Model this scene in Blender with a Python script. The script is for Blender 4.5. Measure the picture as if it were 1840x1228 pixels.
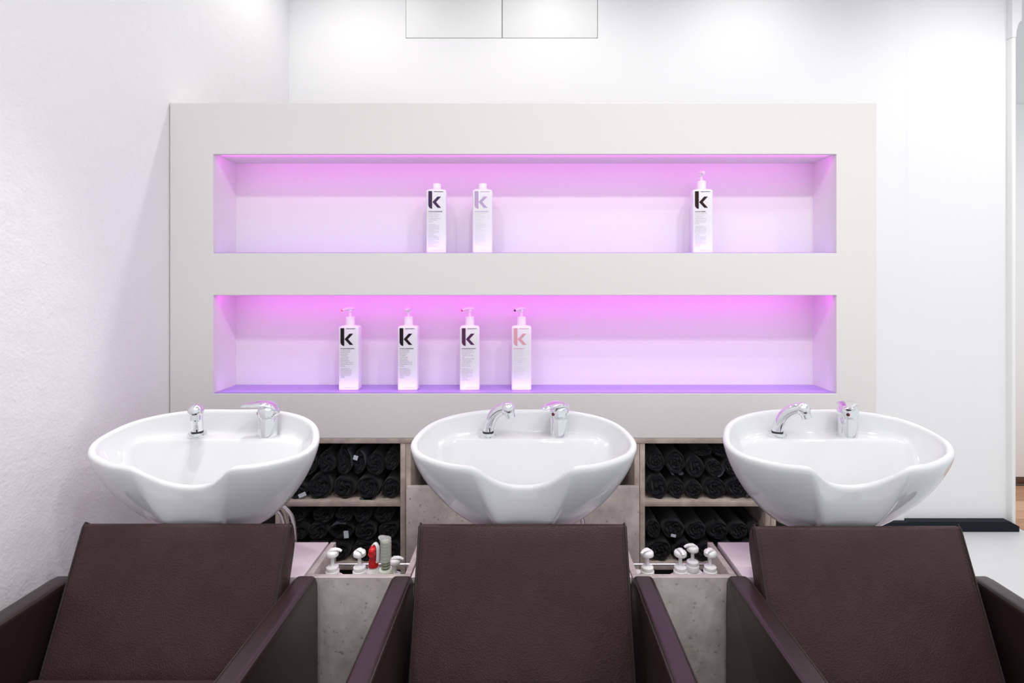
import bpy, bmesh, math, random
from mathutils import Vector, Matrix
R = random.Random(7)
SC = bpy.context.scene
COL = SC.collection
for o in list(bpy.data.objects):
    bpy.data.objects.remove(o, do_unlink=True)

# ------------------------------------------------------------------ camera
EH = 1.385            # eye height
FPX = 950.0           # focal length in pixels of the 1840 wide frame
cam = bpy.data.cameras.new('camera')
cam.sensor_width = 36.0
cam.lens = FPX / 1840 * 36
cam.shift_x = -23 / 1840
cam.shift_y = -109 / 1840
cam.clip_start = 0.02
cob = bpy.data.objects.new('camera', cam)
cob.location = (0, 0, EH)
cob.rotation_euler = (math.pi / 2, 0, 0)
COL.objects.link(cob)
SC.camera = cob

# ------------------------------------------------------------------ world, lamps, exposure
W = bpy.data.worlds.new('daylight')
SC.world = W
W.use_nodes = True
W.node_tree.nodes['Background'].inputs[0].default_value = (0.93, 0.96, 1.0, 1)
W.node_tree.nodes['Background'].inputs[1].default_value = 0.80
SC.view_settings.view_transform = 'Standard'
SC.view_settings.look = 'None'
SC.view_settings.exposure = 0.16
SC.view_settings.gamma = 1.0
SC.view_settings.use_curve_mapping = False

def spot(name, loc, target, power, size=120, blend=0.6, radius=0.04, col=(1, 0.97, 0.94)):
    l = bpy.data.lights.new(name, 'SPOT')
    l.energy = power; l.spot_size = math.radians(size); l.spot_blend = blend
    l.shadow_soft_size = radius; l.color = col
    o = bpy.data.objects.new(name, l)
    o.location = loc
    o.rotation_euler = (Vector(target) - Vector(loc)).to_track_quat('-Z', 'Y').to_euler()
    COL.objects.link(o)
    return o

def area(name, loc, direction, sx, sy, power, col=(1, 1, 1), spread=180):
    l = bpy.data.lights.new(name, 'AREA')
    l.shape = 'RECTANGLE'; l.size = sx; l.size_y = sy; l.energy = power; l.color = col
    l.spread = math.radians(spread)
    o = bpy.data.objects.new(name, l)
    o.location = loc
    d = Vector(direction).normalized()
    q = d.to_track_quat('-Z', 'Y')
    # keep the long side along X
    z = -d; x = Vector((1, 0, 0)); y = z.cross(x).normalized(); x = y.cross(z)
    m = Matrix((x, y, z)).transposed()
    o.rotation_euler = m.to_euler()
    COL.objects.link(o)
    return o

CZ = 3.28
# ceiling downlights behind the niche wall, over the basins and in the room
for x, p in ((-0.9, 19), (0.15, 19), (1.2, 18), (2.35, 13)):
    spot('downlight_rear', (x, 2.36, CZ - 0.03), (x, 2.5, 0), p, 150, 0.8, 0.05)
for x, y, p in ((-0.90, 1.42, 46), (-0.86, 1.70, 42), (0.75, 0.75, 22), (2.1, 0.9, 30)):
    spot('downlight_basin', (x, y, CZ - 0.03), (x, 1.12 if x < 0 else y + 0.12, 0), p, 34 if x < 0 else 120, 0.45 if x < 0 else 0.8, 0.02)
for x, p in ((-0.8, 26), (0.2, 40), (1.2, 42)):
    spot('downlight_front', (x, 0.30, CZ - 0.03), (x, 1.0, 0), p, 150, 0.8, 0.06)
area('ceiling_fill', (0.5, -0.9, CZ - 0.03), (0, 0, -1), 3.6, 2.6, 16, (1, 0.985, 0.97))  # unseen fill added overhead to lift the whole room
spot('right_wall_fill', (3.0, 1.7, CZ - 0.03), (2.4, 2.9, 0.6), 60, 110, 0.9, 0.06)  # extra unseen spot, added to brighten the right wall
# pink strips let into the niches
PINK = (0.88, 0.015, 0.95)
LILAC = (0.60, 0.30, 1.0)
for zt, zb, k in ((EH + 0.465, EH + 0.102, 0.72), (EH - 0.053, EH - 0.414, 1.0)):
    area('niche_strip_top', (0, 1.955, zt - 0.006), (0, 1, -0.05), 2.24, 0.008, 1.2 * k, PINK)
    area('niche_strip_floor', (0, 1.958, zb + 0.008), (0, 1, 0.6), 2.24, 0.008, 0.55 * k, LILAC)

# ------------------------------------------------------------------ materials
def mat(name, col, rough=0.5, metal=0.0, spec=0.5, **kw):
    m = bpy.data.materials.new(name); m.use_nodes = True
    b = m.node_tree.nodes['Principled BSDF']
    b.inputs['Base Color'].default_value = (*col, 1)
    b.inputs['Roughness'].default_value = rough
    b.inputs['Metallic'].default_value = metal
    b.inputs['Specular IOR Level'].default_value = spec
    for k, v in kw.items():
        b.inputs[k].default_value = v
    return m

def nodes(m):
    nt = m.node_tree
    return nt, nt.nodes, nt.links, nt.nodes['Principled BSDF']

def add_bump(m, kind='noise', scale=60, strength=0.2, dist=0.002, detail=4, mapping=None):
    nt, N, L, b = nodes(m)
    tc = N.new('ShaderNodeTexCoord')
    if kind == 'noise':
        t = N.new('ShaderNodeTexNoise'); t.inputs['Scale'].default_value = scale
        t.inputs['Detail'].default_value = detail; out = t.outputs['Fac']
    else:
        t = N.new('ShaderNodeTexVoronoi'); t.inputs['Scale'].default_value = scale
        t.feature = 'SMOOTH_F1'; t.inputs['Smoothness'].default_value = 0.6
        out = t.outputs['Distance']
    L.new(tc.outputs['Object'], t.inputs['Vector'])
    bp = N.new('ShaderNodeBump'); bp.inputs['Strength'].default_value = strength
    bp.inputs['Distance'].default_value = dist
    L.new(out, bp.inputs['Height'])
    prev = b.inputs['Normal'].links
    if prev:
        L.new(prev[0].from_socket, bp.inputs['Normal'])
    L.new(bp.outputs['Normal'], b.inputs['Normal'])
    return m

def add_mottle(m, c1, c2, scale=4, detail=8, rough=0.6, lo=0.35, hi=0.65, specks=None, stretch=(1, 1, 1)):
    nt, N, L, b = nodes(m)
    tc = N.new('ShaderNodeTexCoord')
    mp = N.new('ShaderNodeMapping'); mp.inputs['Scale'].default_value = stretch
    L.new(tc.outputs['Object'], mp.inputs['Vector'])
    t = N.new('ShaderNodeTexNoise'); t.inputs['Scale'].default_value = scale
    t.inputs['Detail'].default_value = detail; t.inputs['Roughness'].default_value = rough
    L.new(mp.outputs[0], t.inputs['Vector'])
    r = N.new('ShaderNodeValToRGB')
    r.color_ramp.elements[0].position = lo; r.color_ramp.elements[0].color = (*c1, 1)
    r.color_ramp.elements[1].position = hi; r.color_ramp.elements[1].color = (*c2, 1)
    L.new(t.outputs['Fac'], r.inputs['Fac'])
    out = r.outputs['Color']
    if specks:
        t2 = N.new('ShaderNodeTexNoise'); t2.inputs['Scale'].default_value = scale * 11
        t2.inputs['Detail'].default_value = 6
        L.new(mp.outputs[0], t2.inputs['Vector'])
        r2 = N.new('ShaderNodeValToRGB')
        r2.color_ramp.elements[0].position = 0.62; r2.color_ramp.elements[0].color = (0, 0, 0, 1)
        r2.color_ramp.elements[1].position = 0.72; r2.color_ramp.elements[1].color = (1, 1, 1, 1)
        L.new(t2.outputs['Fac'], r2.inputs['Fac'])
        mx = N.new('ShaderNodeMix'); mx.data_type = 'RGBA'
        L.new(r2.outputs['Color'], mx.inputs['Factor'])
        L.new(out, mx.inputs[6]); mx.inputs[7].default_value = (*specks, 1)
        out = mx.outputs[2]
    L.new(out, b.inputs['Base Color'])
    return m

M = {}
M['plaster'] = add_bump(mat('white_plaster', (0.83, 0.83, 0.84), 0.85), 'noise', 90, 0.12, 0.002)
M['stucco'] = add_bump(add_bump(mat('white_stucco', (0.82, 0.815, 0.83), 0.85), 'noise', 130, 0.35, 0.003, 3), 'noise', 14, 0.25, 0.01, 3)
M['greige'] = add_bump(mat('greige_paint', (0.75, 0.725, 0.71), 0.7), 'noise', 160, 0.10, 0.001)
M['panel_white'] = mat('painted_panel', (0.86, 0.86, 0.86), 0.5)
M['floor'] = add_mottle(mat('poured_floor', (0.66, 0.67, 0.68), 0.32), (0.62, 0.63, 0.64), (0.67, 0.68, 0.69), 3)
M['plinth'] = mat('black_plinth', (0.010, 0.012, 0.020), 0.6, 0, 0.15)
M['laminate'] = add_bump(add_mottle(mat('stone_laminate', (0.3, 0.27, 0.25), 0.45), (0.35, 0.305, 0.285), (0.62, 0.565, 0.535), 7, 10, 0.7, 0.34, 0.66, (0.25, 0.21, 0.195)), 'noise', 40, 0.12, 0.001)
M['laminate_edge'] = add_mottle(mat('laminate_edge', (0.3, 0.26, 0.23), 0.5), (0.34, 0.28, 0.245), (0.57, 0.485, 0.43), 16, 8, 0.6)
M['laminate_top'] = add_mottle(mat('laminate_top', (0.5, 0.47, 0.48), 0.28), (0.72, 0.62, 0.66), (0.78, 0.68, 0.72), 5, 8)
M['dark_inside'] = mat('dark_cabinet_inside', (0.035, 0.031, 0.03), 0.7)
M['ceramic'] = mat('white_ceramic', (0.68, 0.69, 0.705), 0.06, 0, 0.5, **{'Coat Weight': 0.4, 'Coat Roughness': 0.03})
M['chrome'] = mat('chrome', (0.82, 0.83, 0.85), 0.07, 1.0)
M['chrome_dark'] = mat('dark_ring', (0.05, 0.05, 0.055), 0.3, 0.6)
M['leather'] = add_bump(add_bump(add_mottle(mat('brown_leather', (0.055, 0.036, 0.035), 0.42, 0, 0.18), (0.042, 0.0235, 0.0235), (0.052, 0.030, 0.030), 9, 4), 'voronoi', 290, 0.5, 0.0018), 'noise', 22, 0.15, 0.006)
M['leather_smooth'] = add_bump(mat('brown_leather_arm', (0.020, 0.010, 0.011), 0.32, 0, 0.5), 'noise', 260, 0.12, 0.001)
M['thread'] = mat('brown_thread', (0.028, 0.018, 0.018), 0.7)
M['towel'] = add_bump(add_mottle(mat('black_terry', (0.010, 0.010, 0.014), 0.95, 0, 0.2, **{'Sheen Weight': 0.15, 'Sheen Roughness': 0.5}), (0.004, 0.004, 0.006), (0.009, 0.009, 0.013), 60), 'noise', 420, 0.7, 0.003, 2)
M['hem'] = add_bump(mat('grey_hem', (0.06, 0.06, 0.075), 0.9), 'noise', 300, 0.4, 0.002)
M['tag'] = mat('white_care_tag', (0.6, 0.66, 0.74), 0.7)
M['bottle'] = mat('white_bottle', (0.80, 0.80, 0.82), 0.35, 0, 0.4, **{'Subsurface Weight': 0.25, 'Subsurface Radius': (0.02, 0.02, 0.02), 'Subsurface Scale': 0.5})
M['white_plastic'] = mat('white_plastic', (0.84, 0.84, 0.83), 0.35)
M['clear_plastic'] = mat('clear_plastic', (0.88, 0.90, 0.87), 0.15, 0, 0.5, **{'Alpha': 0.22})
M['green_gel'] = mat('pale_green_plastic', (0.70, 0.74, 0.64), 0.3, 0, 0.5, **{'Alpha': 0.85})
M['bellows'] = mat('grey_green_bellows', (0.22, 0.25, 0.18), 0.35)
M['red_plastic'] = mat('red_plastic', (0.62, 0.012, 0.015), 0.3)
M['orange_plastic'] = mat('orange_plastic', (0.8, 0.22, 0.12), 0.4)
M['red_dot'] = mat('red_enamel', (0.30, 0.01, 0.008), 0.3)
M['blue_dot'] = mat('blue_enamel', (0.01, 0.012, 0.05), 0.3)
M['steel'] = mat('steel', (0.6, 0.6, 0.6), 0.25, 1.0)
M['wood_dark'] = add_mottle(mat('dark_wood', (0.12, 0.055, 0.03), 0.4), (0.08, 0.035, 0.02), (0.16, 0.075, 0.04), 8, 6)
M['wood'] = [add_mottle(mat('oak_plank', (0.5, 0.3, 0.17), 0.4), a, c, 3, 6, 0.6, 0.3, 0.7, None, (1.2, 14, 1)) for a, c in
             (((0.50, 0.27, 0.15), (0.66, 0.40, 0.25)), ((0.40, 0.20, 0.10), (0.56, 0.32, 0.19)), ((0.58, 0.34, 0.21), (0.72, 0.47, 0.31)))]
INK = {}
def ink(name, col):
    if name not in INK:
        INK[name] = mat(name, col, 0.6, 0, 0.2)
    return INK[name]

# ------------------------------------------------------------------ mesh helpers
def root(name, loc, label, cat, group=None, rz=0):
    o = bpy.data.objects.new(name, None)
    o.empty_display_size = 0.05
    o.location = loc; o.rotation_euler = (0, 0, rz)
    o['label'] = label; o['category'] = cat
    if group: o['group'] = group
    COL.objects.link(o)
    return o

def finish(name, bm, m, parent=None, smooth=True, org=None, angle=40):
    """link a bmesh as one object; vertices are in world space and moved to the root's frame (org = location)"""
    if org is not None:
        bmesh.ops.translate(bm, vec=-Vector(org), verts=bm.verts)
    bmesh.ops.recalc_face_normals(bm, faces=bm.faces)
    me = bpy.data.meshes.new(name)
    bm.to_mesh(me); bm.free()
    ms = m if isinstance(m, (list, tuple)) else [m]
    for x in ms: me.materials.append(x)
    if smooth:
        me.polygons.foreach_set('use_smooth', [True] * len(me.polygons))
        try: me.set_sharp_from_angle(angle=math.radians(angle))
        except Exception: pass
    o = bpy.data.objects.new(name, me)
    COL.objects.link(o)
    if parent is not None: o.parent = parent
    return o

def struct(o):
    o['kind'] = 'structure'
    return o

def bbox(bm, x0, x1, y0, y1, z0, z1, bev=0, seg=2):
    t = bmesh.new()
    vs = [t.verts.new(p) for p in ((x0, y0, z0), (x1, y0, z0), (x1, y1, z0), (x0, y1, z0), (x0, y0, z1), (x1, y0, z1), (x1, y1, z1), (x0, y1, z1))]
    for f in ((3, 2, 1, 0), (4, 5, 6, 7), (0, 1, 5, 4), (1, 2, 6, 5), (2, 3, 7, 6), (3, 0, 4, 7)):
        t.faces.new([vs[i] for i in f])
    if bev:
        bmesh.ops.bevel(t, geom=list(t.edges), offset=bev, segments=seg, profile=0.5, affect='EDGES')
    me = bpy.data.meshes.new('tmp'); t.to_mesh(me); t.free()
    bm.from_mesh(me); bpy.data.meshes.remove(me)
    return bm

def box(name, x0, x1, y0, y1, z0, z1, m, parent=None, org=None, bev=0.0015, seg=2):
    return finish(name, bbox(bmesh.new(), x0, x1, y0, y1, z0, z1, bev, seg), m, parent, bev > 0, org)

def loft(bm, rings, cap0=True, cap1=True, closed=True, midx=0):
    vr = [[bm.verts.new(p) for p in r] for r in rings]
    n = len(rings[0])
    for a, b in zip(vr[:-1], vr[1:]):
        for i in range(n if closed else n - 1):
            j = (i + 1) % n
            f = bm.faces.new((a[i], a[j], b[j], b[i])); f.material_index = midx
    if cap0: bm.faces.new(list(reversed(vr[0]))).material_index = midx
    if cap1: bm.faces.new(vr[-1]).material_index = midx
    return vr

def lathe(bm, prof, c=(0, 0, 0), n=32, mtx=None, cap=True):
    rings = []
    for r, z in prof:
        ring = []
        for i in range(n):
            a = 2 * math.pi * i / n
            p = Vector((max(r, 1e-5) * math.cos(a), max(r, 1e-5) * math.sin(a), z))
            if mtx is not None: p = mtx @ p
            ring.append(p + Vector(c))
        rings.append(ring)
    loft(bm, rings, cap, cap)
    return bm

def tube(bm, pts, rad, n=10, sx=1.0, sy=1.0, cap=True, up=(0, 0, 1), side=None):
    """swept tube through pts; rad a number or list (or list of (rx, ry))"""
    pts = [Vector(p) for p in pts]
    rings = []
    prev = None
    for i, p in enumerate(pts):
        t = (pts[min(i + 1, len(pts) - 1)] - pts[max(i - 1, 0)]).normalized()
        if side is not None:
            s = Vector(side)
        elif prev is None:
            u = Vector(up)
            if abs(u.dot(t)) > 0.95: u = Vector((1, 0, 0))
            s = t.cross(u).normalized()
        else:
            s = (prev - t * prev.dot(t)).normalized()
        prev = s
        u = s.cross(t).normalized()
        r = rad[i] if isinstance(rad, (list, tuple)) else rad
        rx, ry = r if isinstance(r, (list, tuple)) else (r, r)
        rings.append([p + s * rx * math.cos(2 * math.pi * k / n) + u * ry * math.sin(2 * math.pi * k / n) for k in range(n)])
    loft(bm, rings, cap, cap)
    return bm

def catmull(P, n, closed=True):
    out = []
    m = len(P)
    for i in range(m if closed else m - 1):
        p0, p1, p2, p3 = (Vector(P[(i + k) % m]) if closed else Vector(P[min(max(i + k, 0), m - 1)]) for k in (-1, 0, 1, 2))
        # centripetal
        t0 = 0; t1 = t0 + max((p1 - p0).length, 1e-6) ** 0.5; t2 = t1 + max((p2 - p1).length, 1e-6) ** 0.5; t3 = t2 + max((p3 - p2).length, 1e-6) ** 0.5
        for k in range(n):
            t = t1 + (t2 - t1) * k / n
            A1 = p0 * ((t1 - t) / (t1 - t0)) + p1 * ((t - t0) / (t1 - t0)) if t1 > t0 else p1
            A2 = p1 * ((t2 - t) / (t2 - t1)) + p2 * ((t - t1) / (t2 - t1))
            A3 = p2 * ((t3 - t) / (t3 - t2)) + p3 * ((t - t2) / (t3 - t2)) if t3 > t2 else p2
            B1 = A1 * ((t2 - t) / (t2 - t0)) + A2 * ((t - t0) / (t2 - t0))
            B2 = A2 * ((t3 - t) / (t3 - t1)) + A3 * ((t - t1) / (t3 - t1))
            out.append(B1 * ((t2 - t) / (t2 - t1)) + B2 * ((t - t1) / (t2 - t1)))
    if not closed: out.append(Vector(P[-1]))
    return out

# ------------------------------------------------------------------ the room
XL = -1.305           # left wall
YW = 1.9388           # face of the niche wall
YB = 2.93             # rear wall
def slab(name, x0, x1, y0, y1, z0, z1, m, parent=None):
    return struct(box(name, x0, x1, y0, y1, z0, z1, m, parent, None, 0))

slab('floor', XL - 0.2, 2.765, -3.0, YB + 0.2, -0.1, 0.0, M['floor'])
slab('ceiling', XL - 0.2, 5.2, -3.0, 4.4, CZ, CZ + 0.1, M['plaster'])
slab('wall_left', XL - 0.2, XL, -3.0, YB + 0.2, 0.0, CZ, M['stucco'])
XC = 2.102            # corner where the rear wall steps back
HX = (-0.66, -0.126, 0.405)      # hatch panel edges
HZ0, HZ1 = EH + 1.345, 3.20
bm = bmesh.new()
bbox(bm, XL, HX[0], YB, YB + 0.15, 0, CZ)
bbox(bm, HX[2], XC, YB, YB + 0.15, 0, CZ)
bbox(bm, HX[0], HX[2], YB, YB + 0.15, 0, HZ0)
bbox(bm, HX[0], HX[2], YB, YB + 0.15, HZ1, CZ)
bbox(bm, HX[0], HX[2], YB + 0.05, YB + 0.15, HZ0, HZ1)
wb = struct(finish('wall_back', bm, M['plaster'], None, False))
box('hatch_panel', HX[0] + 0.002, HX[1] - 0.002, YB - 0.001, YB + 0.02, HZ0 + 0.0035, HZ1 - 0.003, M['panel_white'], wb, None, 0.001)
box('hatch_panel', HX[1] + 0.002, HX[2] - 0.003, YB - 0.001, YB + 0.02, HZ0 + 0.0035, HZ1 - 0.003, M['panel_white'], wb, None, 0.001)
# right hand length of the rear wall, set back a little, ending in a cased opening
XE = 2.698
slab('wall_right', XC, XE, YB + 0.03, YB + 0.18, 0, CZ, M['plaster'])
# door casing standing proud of the wall, with its rounded head
bm = bmesh.new()
bbox(bm, XE, XE + 0.022, YB - 0.004, YB + 0.19, 0.0, EH + 1.35, 0.006, 3)
struct(finish('trim_1', bm, M['panel_white']))
bm = bmesh.new()
prof = [(XE, EH + 1.35)] + [(XE + 0.022 + 0.03 * (1 - math.cos(a)), EH + 1.35 + 0.09 * math.sin(a)) for a in [i * math.pi / 16 for i in range(9)]] + [(XE + 0.06, CZ), (XE, CZ)]
loft(bm, [[(x, YB - 0.004, z) for x, z in prof], [(x, YB + 0.19, z) for x, z in prof]])
struct(finish('trim_2', bm, M['plaster'], None, False))
# black plinth, mitred at its free end
def plinth(name, x0, x1, y0, y1, h, mitre=0.0):
    bm = bmesh.new()
    vs = [(x0, y0, 0), (x1, y0, 0), (x1, y1, 0), (x0, y1, 0), (x0, y0, h), (x1, y0, h - mitre), (x1, y1, h - mitre), (x0, y1, h)]
    v = [bm.verts.new(p) for p in vs]
    for f in ((3, 2, 1, 0), (4, 5, 6, 7), (0, 1, 5, 4), (1, 2, 6, 5), (2, 3, 7, 6), (3, 0, 4, 7)):
        bm.faces.new([v[i] for i in f])
    return struct(finish(name, bm, M['plinth'], None, False))
plinth('baseboard_right', XC, XE - 0.0205, YB - 0.016, YB + 0.0295, 0.056)
plinth('baseboard_opening', XE - 0.02, XE + 0.028, YB - 0.016, YB - 0.0045, 0.056, 0.026)
plinth('baseboard_back', XL + 0.01, XC - 0.001, YB - 0.03, YB - 0.001, 0.058)
# the room beyond the opening: plank floor, dark skirting, far wall and a door leaf
FX0, FX1, FY0, FY1 = 2.77, 4.6, 2.2, 3.62
fb = slab('floor_beyond', FX0, FX1, FY0, FY1, -0.1, -0.012, M['wood_dark'])
for i, y in enumerate([FY0 + 0.125 * k for k in range(11)]):
    x0 = FX0
    while x0 < FX1 - 0.05:
        x1 = min(FX1, x0 + R.uniform(0.6, 1.1))
        box('plank', x0 + 0.001, x1 - 0.001, y + 0.001, min(y + 0.124, FY1), -0.012, R.uniform(-0.001, 0.0), R.choice(M['wood']), fb, None, 0.0008, 1)
        x0 = x1
slab('wall_far', XE - 0.3, FX1 + 0.1, FY1, FY1 + 0.15, -0.1, CZ, M['plaster'])
struct(box('baseboard_far', XE - 0.3, FX1, FY1 - 0.02, FY1 - 0.001, 0.0, 0.05, M['wood_dark'], None, None, 0.003))
struct(box('trim_3', 3.33, 3.47, FY1 - 0.03, FY1 - 0.001, 0.052, EH + 1.2, M['panel_white'], None, None, 0.004))

# niche wall: one shell with two rectangular recesses
NX = (-1.302, -1.143, 1.143, 1.29)
NZ = (EH - 0.5776, EH - 0.414, EH - 0.053, EH + 0.102, EH + 0.465, EH + 0.653)
ND = 0.157
YR = YW + 0.185
bm = bmesh.new()
def quad(*p, mi=0): bm.faces.new([bm.verts.new(q) for q in p]).material_index = mi
for i in range(3):
    for j in range(5):
        hole = i == 1 and j in (1, 3)
        x0, x1, z0, z1 = NX[i], NX[i + 1], NZ[j], NZ[j + 1]
        y = YW + ND if hole else YW
        quad((x0, y, z0), (x1, y, z0), (x1, y, z1), (x0, y, z1), mi=1 if hole else 0)
        quad((x0, YR, z0), (x0, YR, z1), (x1, YR, z1), (x1, YR, z0))
        if hole:
            quad((x0, YW, z0), (x1, YW, z0), (x1, y, z0), (x0, y, z0), mi=1)
            quad((x0, YW, z1), (x0, y, z1), (x1, y, z1), (x1, YW, z1), mi=1)
            quad((x0, YW, z0), (x0, y, z0), (x0, y, z1), (x0, YW, z1), mi=1)
            quad((x1, YW, z0), (x1, YW, z1), (x1, y, z1), (x1, y, z0), mi=1)
for j in range(5):
    quad((NX[0], YW, NZ[j]), (NX[0], YW, NZ[j + 1]), (NX[0], YR, NZ[j + 1]), (NX[0], YR, NZ[j]))
    quad((NX[3], YW, NZ[j]), (NX[3], YR, NZ[j]), (NX[3], YR, NZ[j + 1]), (NX[3], YW, NZ[j + 1]))
for i in range(3):
    quad((NX[i], YW, NZ[0]), (NX[i], YR, NZ[0]), (NX[i + 1], YR, NZ[0]), (NX[i + 1], YW, NZ[0]))
    quad((NX[i], YW, NZ[5]), (NX[i + 1], YW, NZ[5]), (NX[i + 1], YR, NZ[5]), (NX[i], YR, NZ[5]))
bmesh.ops.remove_doubles(bm, verts=bm.verts, dist=1e-5)
bmesh.ops.recalc_face_normals(bm, faces=bm.faces)
ed = [e for e in bm.edges if len(e.link_faces) == 2 and e.calc_face_angle() > 0.5 and all(abs(v.co.y - YW) < 1e-4 for v in e.verts)]
bmesh.ops.bevel(bm, geom=ed, offset=0.002, segments=2, profile=0.5, affect='EDGES')
M['niche'] = add_bump(mat('niche_paint', (0.78, 0.75, 0.75), 0.7), 'noise', 160, 0.10, 0.001)
struct(finish('wall_niche', bm, [M['greige'], M['niche']], None, False))

# added sheets on the niche floors, strip glow put into their lilac colour
M['floor_glow'] = mat('lilac_glow_colour', (0.42, 0.26, 0.72), 0.4)
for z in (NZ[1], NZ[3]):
    struct(box('glow_sheet', NX[1] + 0.001, NX[2] - 0.001, YW + 0.004, YW + ND - 0.001, z + 0.0002, z + 0.0022, M['floor_glow'], None, None, 0))

# ------------------------------------------------------------------ cabinets under the niche wall
ZT = NZ[0] - 0.0005             # underside of the niche wall
TT = 0.0185                     # board thickness
CY0, CY1 = YW, YW + 0.37
wt = box('worktop_board', -1.30, 1.29, CY0, CY1, ZT - TT, ZT, M['laminate_edge'], None, None, 0.001)
wt['label'] = 'long stone-look board capping the cabinets under the niche wall'; wt['category'] = 'worktop'
ZC = ZT - TT - 0.0005
def shelf_cabinet(x0, x1, label, shelves, front=None):
    org = ((x0 + x1) / 2, (CY0 + CY1) / 2, 0)
    r = root('shelf_cabinet' if front is None else 'panel_cabinet', org, label, 'cabinet', 'cabinets under the niche wall')
    e, l = M['laminate_edge'], M['laminate']
    box('side_panel', x0, x0 + TT, CY0 + 0.002, CY1, 0.0, ZC, e, r, org, 0.001)
    box('side_panel', x1 - TT, x1, CY0 + 0.002, CY1, 0.0, ZC, e, r, org, 0.001)
    a, b = x0 + TT + 0.0004, x1 - TT - 0.0004
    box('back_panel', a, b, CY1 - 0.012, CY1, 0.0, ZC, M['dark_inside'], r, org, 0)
    for z in shelves:
        box('shelf', a, b, CY0 + 0.006, CY1 - 0.0125, z - TT, z, e, r, org, 0.001)
    if front:
        f0, f1, z1 = front
        box('front_panel', f0, f1, CY0 - 0.020, CY0 + 0.0015, 0.06, z1, l, r, org, 0.0015)
    return r
ZS1 = EH - 0.812                # middle shelf top
ZS2 = EH - 1.045                # bottom shelf top
shelf_cabinet(-0.896, -0.4385, 'open towel shelf cabinet left of the middle basin', (ZS1, ZS2))
shelf_cabinet(0.4225, 0.902, 'open towel shelf cabinet right of the middle basin', (ZS1, ZS2))
shelf_cabinet(-0.437, 0.421, 'stone-look panelled cabinet behind the middle basin', (0.10,), (-0.431, 0.4155, EH - 0.749))
shelf_cabinet(-1.30, -0.8975, 'dark end cabinet behind the left basin against the white wall', (0.10,))
shelf_cabinet(0.9035, 1.29, 'dark end cabinet behind the right basin', (0.10,))

# ------------------------------------------------------------------ basin pedestal units and drawers between them
ZU = EH - 0.788
UY0, UY1 = 1.405, 1.594
ped = []
for xc, lab in ((-0.893, 'low glossy-topped pedestal unit carrying the left basin'), (0.0, 'low glossy-topped pedestal unit carrying the middle basin'), (0.883, 'low glossy-topped pedestal unit carrying the right basin')):
    org = (xc, 1.5, 0)
    r = root('pedestal_unit', org, lab, 'cabinet', 'basin pedestal units')
    hw = 0.302
    h2 = 0.284 if xc == 0.0 else hw
    box('carcass', xc - hw + 0.004, xc + h2 - 0.004, UY0 + 0.004, UY1 - 0.004, 0.0, ZU - 0.0185, M['laminate'], r, org, 0.001)
    box('counter_top', xc - hw, xc + h2, UY0, UY1, ZU - 0.018, ZU, M['laminate_top'], r, org, 0.0015)
DZ0 = 0.30
def drawer(x0, x1, label):
    org = ((x0 + x1) / 2, 1.5, 0.0)
    r = root('bottle_drawer', org, label, 'drawer', 'open bottle drawers')
    l, e = M['laminate'], M['laminate_top']
    t = 0.016
    box('front_panel', x0, x1, UY0 - 0.002, UY0 + t, 0.05, ZU, l, r, org, 0.0015)
    a = UY0 + t + 0.0005
    box('side_panel', x0, x0 + t, a, UY1, 0.05, ZU, l, r, org, 0.001)
    box('side_panel', x1 - t, x1, a, UY1, 0.05, ZU, l, r, org, 0.001)
    box('bottom_panel', x0 + t + 0.0005, x1 - t - 0.0005, a, UY1, DZ0 - t, DZ0, l, r, org, 0.001)
    box('plinth', x0 + 0.02, x1 - 0.02, UY0 + 0.03, UY1 - 0.02, 0.0, 0.0495, M['plinth'], r, org, 0.001)
    bm = bmesh.new()
    z = EH - 508 / 596
    tube(bm, [(x0 + t, UY1 - 0.006, z), (x1 - t, UY1 - 0.006, z)], 0.0042, 12)
    finish('rail', bm, M['steel'], r, True, org)
    return r
DL = (-0.585, -0.306); DR = (0.287, 0.566)
drawer(*DL, 'open stone-look bottle drawer between left and middle chairs')
drawer(*DR, 'open stone-look bottle drawer between middle and right chairs')

# ------------------------------------------------------------------ wash basins
def smooth_max(a, b, k=0.012):
    h = max(k - abs(a - b), 0) / k
    return max(a, b) + h * h * k * 0.25

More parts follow.
